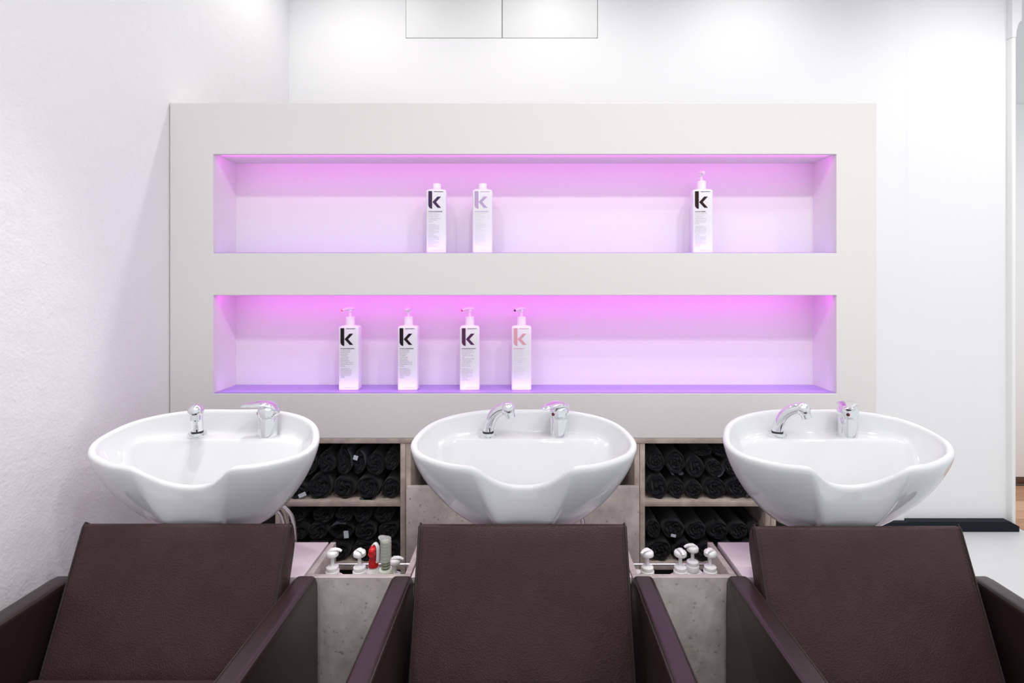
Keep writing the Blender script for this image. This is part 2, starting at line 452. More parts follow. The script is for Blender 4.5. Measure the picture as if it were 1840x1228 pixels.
def basin(xc, label, spx, spa, mxx, mxa):
    """spx/mxx: tap x positions (world), spa/mxa: headings (0 = to the viewer, + = to the right)"""
    org = Vector((xc, 1.5, ZU + 0.0005))
    r = root('wash_basin', org, label, 'basin', 'salon wash basins')
    dz = EH - 1.37
    half = [(0, 1.650, .986), (.114, 1.646, .986), (.226, 1.602, .978), (.285, 1.545, .965), (.312, 1.46, .942), (.294, 1.418, .928),
            (.257, 1.388, .920), (.192, 1.355, .914), (.145, 1.339, .914), (.126, 1.338, .911), (.108, 1.345, .900), (.088, 1.358, .882),
            (.062, 1.374, .862), (.032, 1.385, .849), (0, 1.388, .845)]
    ctl = [Vector(p) for p in half] + [Vector((-p[0], p[1], p[2])) for p in reversed(half[1:-1])]
    rim = catmull(ctl, 8)
    for p in rim:
        y2 = 1.48 + (p.y - 1.49) * 0.85
        k = y2 / p.y
        p.x *= k; p.z = EH - (EH - p.z) * k; p.y = y2
    n = len(rim)
    nor = []
    for i in range(n):
        t = rim[(i + 1) % n] - rim[i - 1]
        nn = Vector((t.y, -t.x, 0)).normalized()
        # tangents run clockwise seen from above -> inward normal to the right of travel
        c = Vector((0, 1.49, 0)) - Vector((rim[i].x, rim[i].y, 0))
        if nn.dot(c) < 0: nn = -nn
        nor.append(nn)
    for _ in range(3):
        nor = [(nor[i - 1] + nor[i] * 2 + nor[(i + 1) % n]).normalized() for i in range(n)]
    zb = ZU + 0.085
    rings = []
    bc = Vector((0, 1.525, zb))
    def basept(p):
        a = math.atan2((p.y - 1.48) / 0.132, p.x / 0.312)
        return bc + Vector((0.095 * math.cos(a), 0.058 * math.sin(a), 0))
    NO = 22
    LD = 0.011
    # base rim upward to the lip (outer face)
    for k in range(NO, -1, -1):
        h = k / NO
        h = h ** 1.0
        ring = []
        for p in rim:
            t = min(1, max(0, (0.135 - abs(p.x)) / 0.075)) if p.y < 1.45 else 0
            t = t * t * (3 - 2 * t)
            w = (1 - h ** (1.4 + 1.4 * t)) ** (0.68 - 0.05 * t) if h < 1 else 0
            b = basept(p)
            q = Vector((b.x + (p.x - b.x) * w, b.y + (p.y - b.y) * w, p.z - LD + (zb - p.z + LD) * h))
            ring.append(q)
        rings.append(ring)
    lw = 0.020
    for a in (30, 60, 90, 120, 150, 180):
        ca, sa = math.cos(math.radians(a)), math.sin(math.radians(a))
        rings.append([p + nor[i] * (lw / 2 * (1 - ca)) + Vector((0, 0, -LD + LD * sa)) for i, p in enumerate(rim)])
    inner = [p + nor[i] * lw + Vector((0, 0, -LD)) for i, p in enumerate(rim)]
    cc = Vector((0, 1.435, 0))
    zf = 0.765
    zl = 0.930
    NI = 40
    for k in range(1, NI):
        q = 1 - (k / NI)
        q = q ** 0.8
        ring = []
        for p in inner:
            x = cc.x + (p.x - cc.x) * q; y = cc.y + (p.y - cc.y) * q
            z = zf + (p.z - zf) * q ** 3.6
            led = zl - max(0, (1.515 - y)) * 1.6 - max(0, abs(x) - 0.20) * 0.25
            z = min(smooth_max(z, led), max(p.z, z))
            ring.append(Vector((x, y, z)))
        rings.append(ring)
    for ring in rings:
        for v in ring: v.x += xc
    bm = bmesh.new()
    vr = loft(bm, rings, True, False)
    mid = bm.verts.new(sum(rings[-1], Vector()) / n)
    for i in range(n): bm.faces.new((vr[-1][i], vr[-1][(i + 1) % n], mid))
    bowl = finish('bowl', bm, M['ceramic'], r, True, org, 180)
    # foot under the bowl
    bm = bmesh.new()
    fr = []
    for z, s in ((ZU + 0.001, 1.12), (ZU + 0.012, 1.12), (ZU + 0.02, 1.0), (zb - 0.01, 0.93), (zb + 0.004, 0.97)):
        fr.append([(xc + 0.105 * s * math.cos(t), 1.51 + 0.066 * s * math.sin(t), z) for t in [2 * math.pi * i / 40 for i in range(40)]])
    loft(bm, fr)
    finish('foot', bm, M['ceramic'], r, True, org)
    # supply hoses behind the bowl
    for s in (0.10, 0.13):
        bm = bmesh.new()
        tube(bm, catmull([(xc + s + 0.02, 1.575, zb + 0.04), (xc + s + 0.045, 1.60, zb - 0.01), (xc + s + 0.05, 1.612, ZU - 0.08), (xc + s + 0.05, 1.62, 0.30)], 6, False), 0.006, 8)
        finish('supply_hose', bm, M['steel'], r, True, org)
    ty = 1.545
    # hand shower
    c = Vector((spx, ty, zl))
    fw = Vector((math.sin(spa), -math.cos(spa), 0))
    up = Vector((0, 0, 1))
    bm = bmesh.new()
    path = [(0, 0.016), (0.002, 0.030), (0.009, 0.049), (0.021, 0.067), (0.038, 0.081), (0.054, 0.088), (0.064, 0.089)]
    pts = catmull([c + fw * a + up * b for a, b in path], 4, False)
    m_ = len(pts) - 1
    tube(bm, pts, [0.0155 + 0.0014 * (i / m_) for i in range(m_ + 1)], 24)
    # rounded head
    hc = c + fw * 0.066 + up * 0.088
    ax = (fw * 0.9 - up * 0.1).normalized()
    mt = ax.to_track_quat('Z', 'Y').to_matrix()
    lathe(bm, [(0.0200 * math.sin(a), -0.0200 * math.cos(a)) for a in [math.pi * i / 14 for i in range(15)]], hc, 28, mt)
    hs = finish('hand_shower', bm, M['chrome'], r, True, org)
    bm = bmesh.new()
    lathe(bm, [(0.0, 0), (0.0245, 0), (0.0252, 0.002), (0.0252, 0.010), (0.0235, 0.013), (0.0185, 0.0135), (0.0, 0.0135)], c, 32)
    finish('base_ring', bm, M['chrome'], hs, True, org)
    bm = bmesh.new()
    lathe(bm, [(0.0, 0.0132), (0.0162, 0.0132), (0.0162, 0.0168), (0.0, 0.0168)], c, 28)
    finish('seal_ring', bm, M['chrome_dark'], hs, True, org)
    bm = bmesh.new()
    dn = (fw * 0.35 - up).normalized()
    mt = dn.to_track_quat('Z', 'Y').to_matrix()
    lathe(bm, [(0.0, 0.012), (0.0138, 0.012), (0.0138, 0.0255), (0.012, 0.027), (0.0105, 0.024), (0.0, 0.024)], hc + fw * 0.002, 24, mt)
    finish('spray_outlet', bm, M['chrome'], hs, True, org)
    # mixer
    c = Vector((mxx, ty + 0.005, zl))
    fw = Vector((math.sin(mxa), -math.cos(mxa), 0))
    sd = Vector((fw.y, -fw.x, 0))
    bm = bmesh.new()
    lathe(bm, [(0.0, 0), (0.0262, 0), (0.0262, 0.052), (0.0252, 0.0535), (0.0, 0.0535)], c, 36)
    mx = finish('mixer_tap', bm, M['chrome'], r, True, org)
    bm = bmesh.new()
    lathe(bm, [(0.0, 0.0536), (0.0258, 0.0536), (0.0258, 0.058), (0.0, 0.058)], c, 36)
    finish('seal_ring', bm, M['chrome'], mx, True, org)
    # head with lever: rings seen across the heading
    bm = bmesh.new()
    lathe(bm, [(0.0, 0.0575), (0.0255, 0.0575), (0.0278, 0.060), (0.0278, 0.074), (0.025, 0.084), (0.018, 0.090), (0.0, 0.092)], c, 36)
    lv = [(-0.0285, 0.066, 0.010, 0.003), (-0.025, 0.077, 0.021, 0.006), (-0.013, 0.088, 0.0265, 0.009), (0.005, 0.0945, 0.028, 0.0095), (0.024, 0.0955, 0.025, 0.008),
          (0.040, 0.0945, 0.020, 0.0065), (0.054, 0.0945, 0.017, 0.0055), (0.066, 0.0925, 0.014, 0.0045), (0.072, 0.091, 0.007, 0.002)]
    pp = [c + fw * a + up * b for a, b, _, _ in lv]
    tube(bm, pp, [(w, t) for _, _, w, t in lv], 20, side=sd)
    finish('lever', bm, M['chrome'], mx, True, org)
    # two-coloured temperature dot
    bm = bmesh.new()
    dc = c + fw * 0.0277 + up * 0.0685
    def halfdisc(s0, mi):
        ps = [dc + sd * (0.0048 * math.cos(a)) + up * (0.0048 * math.sin(a)) for a in [s0 + math.pi * i / 10 for i in range(11)]]
        f = [bm.verts.new(p + fw * 0.0012) for p in ps]; b_ = [bm.verts.new(p - fw * 0.0012) for p in ps]
        bm.faces.new(f).material_index = mi
        for i in range(10):
            bm.faces.new((f[i], f[i + 1], b_[i + 1], b_[i])).material_index = mi
    halfdisc(-math.pi / 2, 0); halfdisc(math.pi / 2, 1)
    d = finish('temperature_dot', bm, [M['blue_dot'], M['red_dot']], mx, False, org)
    return r

basin(-0.880, 'white ceramic wash basin on the left, shower head facing forward', -0.957, 0.50, -0.753, -1.30)
basin(-0.003, 'white ceramic wash basin in the middle, behind the middle chair', -0.107, 1.10, 0.101, -0.75)
basin(0.860, 'white ceramic wash basin on the right, tap lever facing forward', 0.738, 1.00, 0.947, -0.52)

# ------------------------------------------------------------------ wash chairs
def pillow_extrude(bm, prof, x0, x1, r=0.012, nx=14, bulge=0.0, tilt=0.0):
    """closed profile [(y,z)] swept along x with rounded ends"""
    n = len(prof)
    P = [Vector((0, y, z)) for y, z in prof]
    nr = []
    for i in range(n):
        t = P[(i + 1) % n] - P[i - 1]
        nr.append(Vector((0, t.z, -t.y)).normalized())
    cen = sum(P, Vector()) / n
    # make normals point inwards
    if sum((cen - P[i]).dot(nr[i]) for i in range(n)) < 0: nr = [-v for v in nr]
    xs = []
    for k in range(6):
        a = math.pi / 2 * k / 5
        xs.append((x0 + r * (1 - math.sin(a)), r * (1 - math.cos(a))))
    xs = [(x0 + r * (1 - math.cos(math.pi / 2 * k / 5)), r * (1 - math.sin(math.pi / 2 * k / 5))) for k in range(6)]
    xs += [(x0 + r + (x1 - x0 - 2 * r) * k / nx, 0.0) for k in range(1, nx)]
    xs += [(x1 - r * (1 - math.cos(math.pi / 2 * k / 5)), r * (1 - math.sin(math.pi / 2 * k / 5))) for k in range(5, -1, -1)]
    rings = []
    for x, d in xs:
        u = (x - x0) / (x1 - x0)
        bl = bulge * (1 - (2 * u - 1) ** 2)
        rings.append([Vector((x, (P[i] + nr[i] * d).y, (P[i] + nr[i] * d).z)) + Vector((0, -bl * max(0, nr[i].y) if nr[i].y > 0 else 0, 0)) for i in range(n)])
    loft(bm, rings)
    return bm

def chair(xc, label, dz=0.0, seat_dz=0.0):
    org = Vector((xc, 1.1, 0))
    r = root('wash_chair', org, label, 'chair', 'brown leather wash chairs')
    L, S, T = M['leather'], M['leather_smooth'], M['thread']
    # backrest profile in the y-z plane
    zt = EH - 0.6325 + dz; yt = 1.375
    zb_, yb = 0.36, 1.216
    d = Vector((yt - yb, zt - zb_)).normalized()      # up the face
    nrm = Vector((d.y, -d.x))                          # to the rear
    top = Vector((yt, zt))
    pr = []
    for k in range(13): pr.append(Vector((yb, zb_)) + (top - Vector((yb, zb_)) - d * 0.008) * (k / 12))
    pr += [top - d * 0.003 + nrm * 0.001, top + nrm * 0.006 - d * 0.0005]
    for k in range(1, 8):
        a = math.pi / 2 * k / 7
        pr.append(top + nrm * (0.006 + 0.049 * math.sin(a)) - d * (0.0005 + 0.075 * (1 - math.cos(a))))
    for k in range(1, 9):
        pr.append(top + nrm * 0.055 - d * (0.0755 + ((top - Vector((yb, zb_))).length - 0.0755) * k / 8))
    bm = bmesh.new()
    hw = 0.272
    pillow_extrude(bm, [(p.x, p.y) for p in pr], xc - hw, xc + hw, 0.009, 14, 0.006)
    back = finish('backrest', bm, L, r, True, org, 60)
    for s in (-1, 1):
        bm = bmesh.new()
        x = xc + s * (hw - 0.006)
        pts = [Vector((x, p.x - 0.0014, p.y)) for p in pr[:13]] + [Vector((x, top.x + 0.004, top.y + 0.0008))] + [Vector((x, p.x, p.y + 0.0012)) for p in pr[15:21]]
        tube(bm, pts, 0.0022, 6)
        finish('seam', bm, T, back, True, org)
        # line of stitches just inside the seam
        bm = bmesh.new()
        for k in range(52):
            a = k / 52
            p = Vector((yb, zb_)).lerp(top - d * 0.012, a); q = Vector((yb, zb_)).lerp(top - d * 0.012, a + 0.011)
            xx = xc + s * (hw - 0.014)
            tube(bm, [(xx, p.x - 0.0012, p.y), (xx, q.x - 0.0012, q.y)], 0.0007, 4)
        finish('stitching', bm, T, back, False, org)
    # arms
    za = EH - 0.762
    for s in (-1, 1):
        x0, x1 = sorted((xc + s * 0.285, xc + s * 0.339))
        bm = bmesh.new()
        # side outline of the arm, rounded at the rear top, extruded with soft edges
        out = [(0.62, 0.07), (1.385, 0.07), (1.385, za - 0.03)]
        out += [(1.385 - 0.022 * (1 - math.cos(a)), za - 0.03 + 0.028 * math.sin(a)) for a in [math.pi / 2 * i / 6 for i in range(1, 7)]]
        out += [(1.385 - 0.022 - (0.72 - 0.022) * k / 6, za - 0.002 + (0.002 if k else 0)) for k in range(1, 7)]
        out += [(0.62, za - 0.03)]
        pillow_extrude(bm, out, x0, x1, 0.013, 4)
        arm = finish('armrest', bm, S, r, True, org, 60)
        for xs in (x0 + 0.0035, x1 - 0.0035):
            bm = bmesh.new()
            tube(bm, [(xs, 0.66, za - 0.0045), (xs, 1.0, za - 0.0045), (xs, 1.358, za - 0.0065), (xs, 1.373, za - 0.012), (xs, 1.3825, za - 0.03), (xs, 1.383, za - 0.09), (xs, 1.383, 0.09)], 0.0018, 6)
            finish('seam', bm, T, arm, True, org)
        for y in (0.70, 1.28):
            bm = bmesh.new()
            lathe(bm, [(0.0, 0.0002), (0.02, 0.0002), (0.02, 0.0695), (0, 0.0695)], ((x0 + x1) / 2, y, 0), 16)
            finish('foot', bm, M['chrome'], r, True, org)
    # seat cushion and its base
    zs = EH - 0.940 + seat_dz
    bm = bmesh.new()
    bbox(bm, xc - 0.266, xc + 0.266, 0.60, 1.226, zs - 0.13, zs, 0.016, 4)
    finish('seat', bm, L, r, True, org, 60)
    box('seat_base', xc - 0.262, xc + 0.262, 0.66, 1.20, 0.12, zs - 0.1305, S, r, org, 0.01)
    return r

chair(-0.880, 'brown leather wash chair in front of the left basin', 0.001, 0.022)
chair(-0.006, 'brown leather wash chair in front of the middle basin', 0.0)
chair(0.865, 'brown leather wash chair in front of the right basin', -0.005)

# ------------------------------------------------------------------ shampoo bottles in the niches
def text_mesh(lines, m):
    """lines: (text, x, z, height, width or None, bold)  ->  list of meshes laid on the x-z plane, facing -y"""
    out = []
    for txt, x, z, h, w, bold in lines:
        cu = bpy.data.curves.new('print', 'FONT')
        cu.body = txt; cu.size = h / 0.72; cu.resolution_u = 1
        cu.fill_mode = 'FRONT'
        if bold: cu.offset = 0.00012 * bold
        o = bpy.data.objects.new('print', cu); COL.objects.link(o)
        dg = bpy.context.evaluated_depsgraph_get()
        me = bpy.data.meshes.new_from_object(o.evaluated_get(dg))
        xs = [v.co.x for v in me.vertices]
        k = (w / max(xs)) if (w and xs) else 1.0
        me.transform(Matrix(((k, 0, 0, x), (0, 0, -1, 0), (0, 1, 0, z), (0, 0, 0, 1))))
        out.append(me)
        bpy.data.objects.remove(o); bpy.data.curves.remove(cu)
    return out

U = 0.000218
BW, BD, BH = 0.0745, 0.050, 0.236
def lx(px): return (px - 217) * U
def lz(py): return (1165 - py) * U

def rrect(w, d, r, z, n=6):
    pts = []
    for cx, cy, a0 in ((w / 2 - r, d / 2 - r, 0), (-w / 2 + r, d / 2 - r, 90), (-w / 2 + r, -d / 2 + r, 180), (w / 2 - r, -d / 2 + r, 270)):
        for k in range(n + 1):
            a = math.radians(a0 + 90 * k / n)
            pts.append(Vector((cx + r * math.cos(a), cy + r * math.sin(a), z)))
    return pts

def label_mesh(title, sub, para, cols, parent):
    yf = -BD / 2 - 0.0003
    dark, mid, light = cols
    # the big letter: stem with a rounded foot and an arrow
    bm = bmesh.new()
    st = [(82, 92), (148, 92), (148, 400)] + [(148 - 66 * math.sin(a), 400 - 70 * (1 - math.cos(a))) for a in [math.pi / 2 * i / 8 for i in range(1, 9)]]
    ar = [(152, 283), (238, 187), (302, 187), (215, 283)]
    ar2 = [(152, 283), (215, 283), (302, 382), (240, 382)]
    for poly in (st, ar, ar2):
        f = bm.faces.new([bm.verts.new((lx(a), yf, lz(b))) for a, b in poly])
    bmesh.ops.remove_doubles(bm, verts=bm.verts, dist=1e-6)
    bmesh.ops.triangulate(bm, faces=bm.faces)
    for f in bm.faces:
        if f.normal.y > 0: f.normal_flip()
    me = bpy.data.meshes.new('emblem'); bm.to_mesh(me); bm.free()
    me.materials.append(dark)
    o = bpy.data.objects.new('emblem', me); COL.objects.link(o); o.parent = parent
    # lettering
    L1 = [('KEVIN.MURPHY', lx(178), lz(109), 14 * U, 165 * U, 2.0), (title, lx(82), lz(452), 14 * U, min(238, 15 * len(title)) * U, 2.0)]
    L2 = [(t, lx(82), lz(482 + 30 * i), 15 * U, None, 0) for i, t in enumerate(sub)]
    y0 = 482 + 30 * len(sub) + 12
    L2 += [(t, lx(82), lz(y0 + 20 * i), 10.5 * U, None, 0) for i, t in enumerate(para)]
    L2 += [('1 LITRE  33.8 FL. OZ', lx(150), lz(1122), 12 * U, 190 * U, 0)]
    for nm, LL, m in (('heading_print', L1[:1], dark), ('title_print', L1[1:], dark), ('subtitle_print', L2[:len(sub)], mid), ('paragraph_print', L2[len(sub):-1], mid), ('volume_print', L2[-1:], mid)):
        bm = bmesh.new()
        for me in text_mesh(LL, m):
            me.transform(Matrix.Translation((0, yf, 0)))
            bm.from_mesh(me); bpy.data.meshes.remove(me)
        me = bpy.data.meshes.new(nm); bm.to_mesh(me); bm.free()
        me.materials.append(m)
        o = bpy.data.objects.new(nm, me); COL.objects.link(o); o.parent = parent

def local(name, bm, m, parent, smooth=True, angle=40):
    return finish(name, bm, m, parent, smooth, None, angle)

def shampoo(loc, rz, label, top, title, sub, para, cols, tip=None, noz=0.0, group='white bottles in the niches'):
    r = root('shampoo_bottle', loc, label, 'bottle', group, rz)
    bm = bmesh.new()
    rings = [rrect(BW - 0.004, BD - 0.004, 0.006, 0.0), rrect(BW - 0.001, BD - 0.001, 0.007, 0.001), rrect(BW, BD, 0.007, 0.003)]
    for k in range(1, 6): rings.append(rrect(BW, BD, 0.007, 0.003 + (BH - 0.006) * k / 5))
    rings += [rrect(BW - 0.002, BD - 0.002, 0.007, BH + 0.001), rrect(BW - 0.010, BD - 0.010, 0.009, BH + 0.005), rrect(0.034, 0.034, 0.0165, BH + 0.0075), rrect(0.030, 0.030, 0.0145, BH + 0.012)]
    loft(bm, rings)
    body = local('body', bm, M['bottle'], r, True, 50)
    label_mesh(title, sub, para, cols, r)
    z = BH + 0.0085
    if top == 'cap':
        bm = bmesh.new()
        lathe(bm, [(0.0, z), (0.0155, z), (0.0155, z + 0.019), (0.0148, z + 0.0205), (0, z + 0.021)], (0, 0, 0), 32)
        local('cap', bm, M['white_plastic'], r)
    else:
        bm = bmesh.new()
        lathe(bm, [(0.0, z), (0.0168, z), (0.0168, z + 0.022), (0.016, z + 0.0228), (0.0168, z + 0.0236), (0.0168, z + 0.030), (0.012, z + 0.0315), (0.0, z + 0.0315)], (0, 0, 0), 32)
        local('collar', bm, M['white_plastic'], r)
        bm = bmesh.new()
        lathe(bm, [(0.0, z + 0.0314), (0.0048, z + 0.0314), (0.0048, z + 0.050), (0.0085, z + 0.0515), (0.0085, z + 0.057), (0.0, z + 0.057)], (0, 0, 0), 20)
        local('stem', bm, M['white_plastic'], r)
        bm = bmesh.new()
        fw = Vector((math.sin(noz), -math.cos(noz), 0))
        zt = z + 0.0615
        pts = [fw * -0.014, fw * -0.010, fw * 0.004, fw * 0.016, fw * 0.026, fw * 0.029]
        hs = (0.0, 0.0006, 0.0006, -0.0006, -0.004, -0.0055)
        tube(bm, [p + Vector((0, 0, zt + h)) for p, h in zip(pts, hs)], [(0.008, 0.0055), (0.0105, 0.0082), (0.0105, 0.0078), (0.0075, 0.0062), (0.0052, 0.005), (0.0046, 0.0045)], 14)
        head = local('pump_head', bm, M['white_plastic'], r, True, 50)
        if tip is not None:
            bm = bmesh.new()
            p0 = fw * 0.0287 + Vector((0, 0, zt - 0.0052)); p1 = fw * 0.033 + Vector((0, 0, zt - 0.0078))
            tube(bm, [p0, p1], [0.0045, 0.0037], 12)
            local('nozzle_tip', bm, tip, head)
    return r

blk = ink('black_ink', (0.012, 0.006, 0.010)); brn = ink('brown_ink', (0.022, 0.008, 0.007))
plum = ink('plum_ink', (0.085, 0.025, 0.085)); viol = ink('violet_ink', (0.055, 0.028, 0.085))
pink = ink('pink_ink', (0.72, 0.36, 0.44)); lil = ink('lilac_ink', (0.50, 0.38, 0.58))
g1 = ink('grey_ink', (0.22, 0.19, 0.22)); g2 = ink('soft_grey_ink', (0.36, 0.33, 0.38)); g3 = ink('faint_pink_ink', (0.68, 0.60, 0.64)); g4 = ink('faint_lilac_ink', (0.66, 0.60, 0.67))
g5 = ink('plum_grey_ink', (0.38, 0.28, 0.38))
yar = ['IMMORTELLE AND', 'BAOBAB INFUSED', 'RESTORATIVE', 'SOFTENING', 'CONDITIONER', 'REVITALISANT', 'REPARATEUR ET', 'ADOUCISSANT INFUSE', "A L'IMMORTELLE ET AU", 'BAOBAB']
P1 = ['STRENGTHENING AND', 'SOFTENING RINSE FOR DRY', 'BRITTLE OR DAMAGED HAIR', 'BAOBAB SEED OIL TO HELP', 'RESTORE LUSTRE AND SHINE', 'APRES SHAMPOOING POUR', 'CHEVEUX SECS CASSANTS', 'OU ABIMES', 'RINSE WELL']
hmm = ['MOISTURISING AND', 'SMOOTHING MASQUE', 'FOR FRIZZY OR', 'COARSE, COLOURED', 'HAIR', 'MASQUE HYDRATANT', 'ET ADOUCISSANT', 'POUR CHEVEUX', 'FRISOTTES OU', 'EPAIS, COLORES']
P2 = ['HYDRATING AND', 'SMOOTHING MASQUE WITH', 'KAKADU PLUM EXTRACT TO', 'HELP MOISTURISE DRY HAIR', 'MASSAGE THROUGH DAMP', 'HAIR AND LEAVE', 'RINSE WELL WITH WATER', 'MASQUE HYDRATANT POUR', 'CHEVEUX SECS', 'LAISSER AGIR', 'RINCER A GRANDE EAU']
hmr = ['KAKADU PLUM', 'INFUSED MOISTURE', 'DELIVERY SYSTEM', 'SYSTEME HYDRATANT', 'A LA PRUNE DE', 'KAKADU']
P3 = P2 + P2[2:11]
lux = ['ULTRA RICH RESCUE', 'RINSE FOR THICK', 'COARSE HAIR', 'BAUME REPARATEUR', 'ULTRA RICHE POUR', 'CHEVEUX EPAIS ET', 'RECHES']
P4 = P1 + P2[1:10]
ang = ['VOLUMISING AND', 'STRENGTHENING', 'TREATMENT FOR', 'FINE, COLOURED', 'HAIR', 'MASQUE VOLUMISANT', 'ET FORTIFIANT', 'POUR CHEVEUX FINS', 'ET COLORES']
bla = ['COLOUR ENHANCING', 'TREATMENT', 'FOR BLONDE HAIR', 'SOIN COLORANT', 'POUR BLONDS']
zL = NZ[1] + 0.0024; zU = NZ[3] + 0.0024
yb_ = 1.987 + BD / 2
shampoo((-0.664, yb_, zL), 0.03, 'white pump bottle, black letter, lower niche, leftmost', 'pump', 'YOUNG.AGAIN.RINSE', yar, P1, (blk, g1, g1), M['orange_plastic'], -1.15)
shampoo((-0.442, yb_, zL), 0.03, 'white pump bottle, black letter, lower niche, second from the left', 'pump', 'YOUNG.AGAIN.RINSE', yar, P1, (blk, g1, g1), None, -0.12)
shampoo((-0.209, yb_, zL), 0.07, 'white pump bottle with plum letter in the lower niche', 'pump', 'HYDRATE-ME.MASQUE', hmm, P2, (plum, g5, g5), M['red_plastic'], -1.35)
shampoo((-0.0125, yb_, zL), 0.0, 'white pump bottle with pale pink letter in the lower niche', 'pump', 'ANGEL.MASQUE', ang, P2, (pink, g3, g3), M['chrome_dark'], -0.95)
shampoo((-0.335, yb_ + 0.003, zU), 0.06, 'white capped bottle with dark violet letter in the upper niche', 'cap', 'HYDRATE-ME.RINSE', hmr, P3, (viol, g2, g2))
shampoo((-0.160, yb_ + 0.003, zU), 0.02, 'white capped bottle with faint lilac letter in the upper niche', 'cap', 'BLONDE.ANGEL.WASH', bla, P3, (lil, g4, g4))
shampoo((0.673, yb_ + 0.003, zU), -0.10, 'white pump bottle with brown letter, alone at right of upper niche', 'pump', 'LUXURY.RINSE', lux, P4, (brn, g2, g2), None, 0.15)

# ------------------------------------------------------------------ bottles standing in the drawers
def drawer_bottle(x, y, label, noz, lift=0.0, br=0.034, dirty=False, group='white pump bottles in the drawers'):
    r = root('pump_bottle', (x, y, DZ0 + 0.0005), label, 'bottle', group)
    zs = EH - 0.820 - DZ0 + lift
    bm = bmesh.new()
    lathe(bm, [(0, 0), (br - 0.003, 0), (br, 0.003), (br, zs - 0.012), (br - 0.004, zs - 0.003), (br - 0.012, zs), (0.0165, zs + 0.002), (0.0165, zs + 0.005), (0, zs + 0.005)], (0, 0, 0), 32)
    local('body', bm, M['white_plastic'], r)
    z = zs + 0.004
    bm = bmesh.new()
    lathe(bm, [(0, z), (0.0185, z), (0.0185, z + 0.014), (0.0178, z + 0.015), (0.0165, z + 0.0158), (0.0165, z + 0.025), (0.012, z + 0.028), (0, z + 0.028)], (0, 0, 0), 28)
    local('collar', bm, M['white_plastic'], r)
    z += 0.0278
    bm = bmesh.new()
    lathe(bm, [(0, z), (0.0052, z), (0.0048, z + 0.022), (0.009, z + 0.028), (0, z + 0.028)], (0, 0, 0), 18)
    local('stem', bm, M['white_plastic'], r)
    z += 0.0275
    bm = bmesh.new()
    lathe(bm, [(0, z), (0.0155, z), (0.0170, z + 0.0015), (0.0168, z + 0.0095), (0.0152, z + 0.0122), (0.011, z + 0.0142), (0, z + 0.0155)], (0, 0, 0), 28)
    fw = Vector((math.sin(noz), -math.cos(noz), 0))
    pts = [fw * a + Vector((0, 0, z + b)) for a, b in ((-0.011, 0.0125), (-0.003, 0.0165), (0.009, 0.0180), (0.019, 0.0172), (0.026, 0.0135))]
    tube(bm, pts, [(0.007, 0.002), (0.0085, 0.0038), (0.0066, 0.0040), (0.0044, 0.0036), (0.0036, 0.0032)], 12)
    local('pump_head', bm, M['white_plastic'], r, True, 50)
    return r
drawer_bottle(-0.532, 1.462, 'white pump bottle leftmost in the left drawer', 1.5, 0.0)
drawer_bottle(-0.457, 1.462, 'white pump bottle in left drawer, beside the red trigger', 0.75)
drawer_bottle(-0.380, 1.545, 'white pump bottle in left drawer, behind the clear ribbed pump', 1.45, -0.066, 0.030)
drawer_bottle(0.339, 1.462, 'white pump bottle leftmost in the right drawer', -0.9)
drawer_bottle(0.430, 1.462, 'white pump bottle in right drawer with its spout facing forward', 0.05)
drawer_bottle(0.487, 1.535, 'white pump bottle in right drawer, raised tallest at the rear', -1.35, -0.024, 0.033)
drawer_bottle(0.513, 1.463, 'white pump bottle rightmost in the right drawer', -0.75)

# red trigger bottle
r = root('spray_bottle', (-0.442, 1.545, DZ0 + 0.0005), 'red and white trigger bottle behind pumps in left drawer', 'bottle')
zs = EH - 0.835 - DZ0
bm = bmesh.new()
lathe(bm, [(0, 0), (0.028, 0), (0.03, 0.003), (0.03, zs - 0.03), (0.022, zs - 0.012), (0.013, zs - 0.004), (0.012, zs), (0, zs)], (0, 0, 0), 28)
local('body', bm, M['white_plastic'], r)
bm = bmesh.new()
lathe(bm, [(0, zs), (0.014, zs), (0.014, zs + 0.018), (0.011, zs + 0.024), (0.0105, zs + 0.040), (0, zs + 0.042)], (0, 0, 0), 24)
bbox(bm, -0.010, 0.010, -0.022, 0.012, zs + 0.034, zs + 0.060, 0.006, 3)
local('spray_head', bm, M['red_plastic'], r)
bm = bmesh.new()
mt = Vector((0, -1, 0)).to_track_quat('Z', 'Y').to_matrix()
lathe(bm, [(0, 0), (0.0085, 0), (0.0085, 0.005), (0.006, 0.0055), (0.0045, 0.003), (0, 0.003)], (0, -0.0215, zs + 0.048), 20, mt)
local('spray_nozzle', bm, M['red_plastic'], r)
bm = bmesh.new()
tube(bm, catmull([(-0.004, 0.004, zs + 0.058), (0.004, 0.002, zs + 0.066), (0.012, -0.002, zs + 0.060), (0.0145, -0.006, zs + 0.040), (0.0135, -0.008, zs + 0.016)], 5, False), [(0.006, 0.003)] * 21, 10)
local('trigger', bm, M['white_plastic'], r)

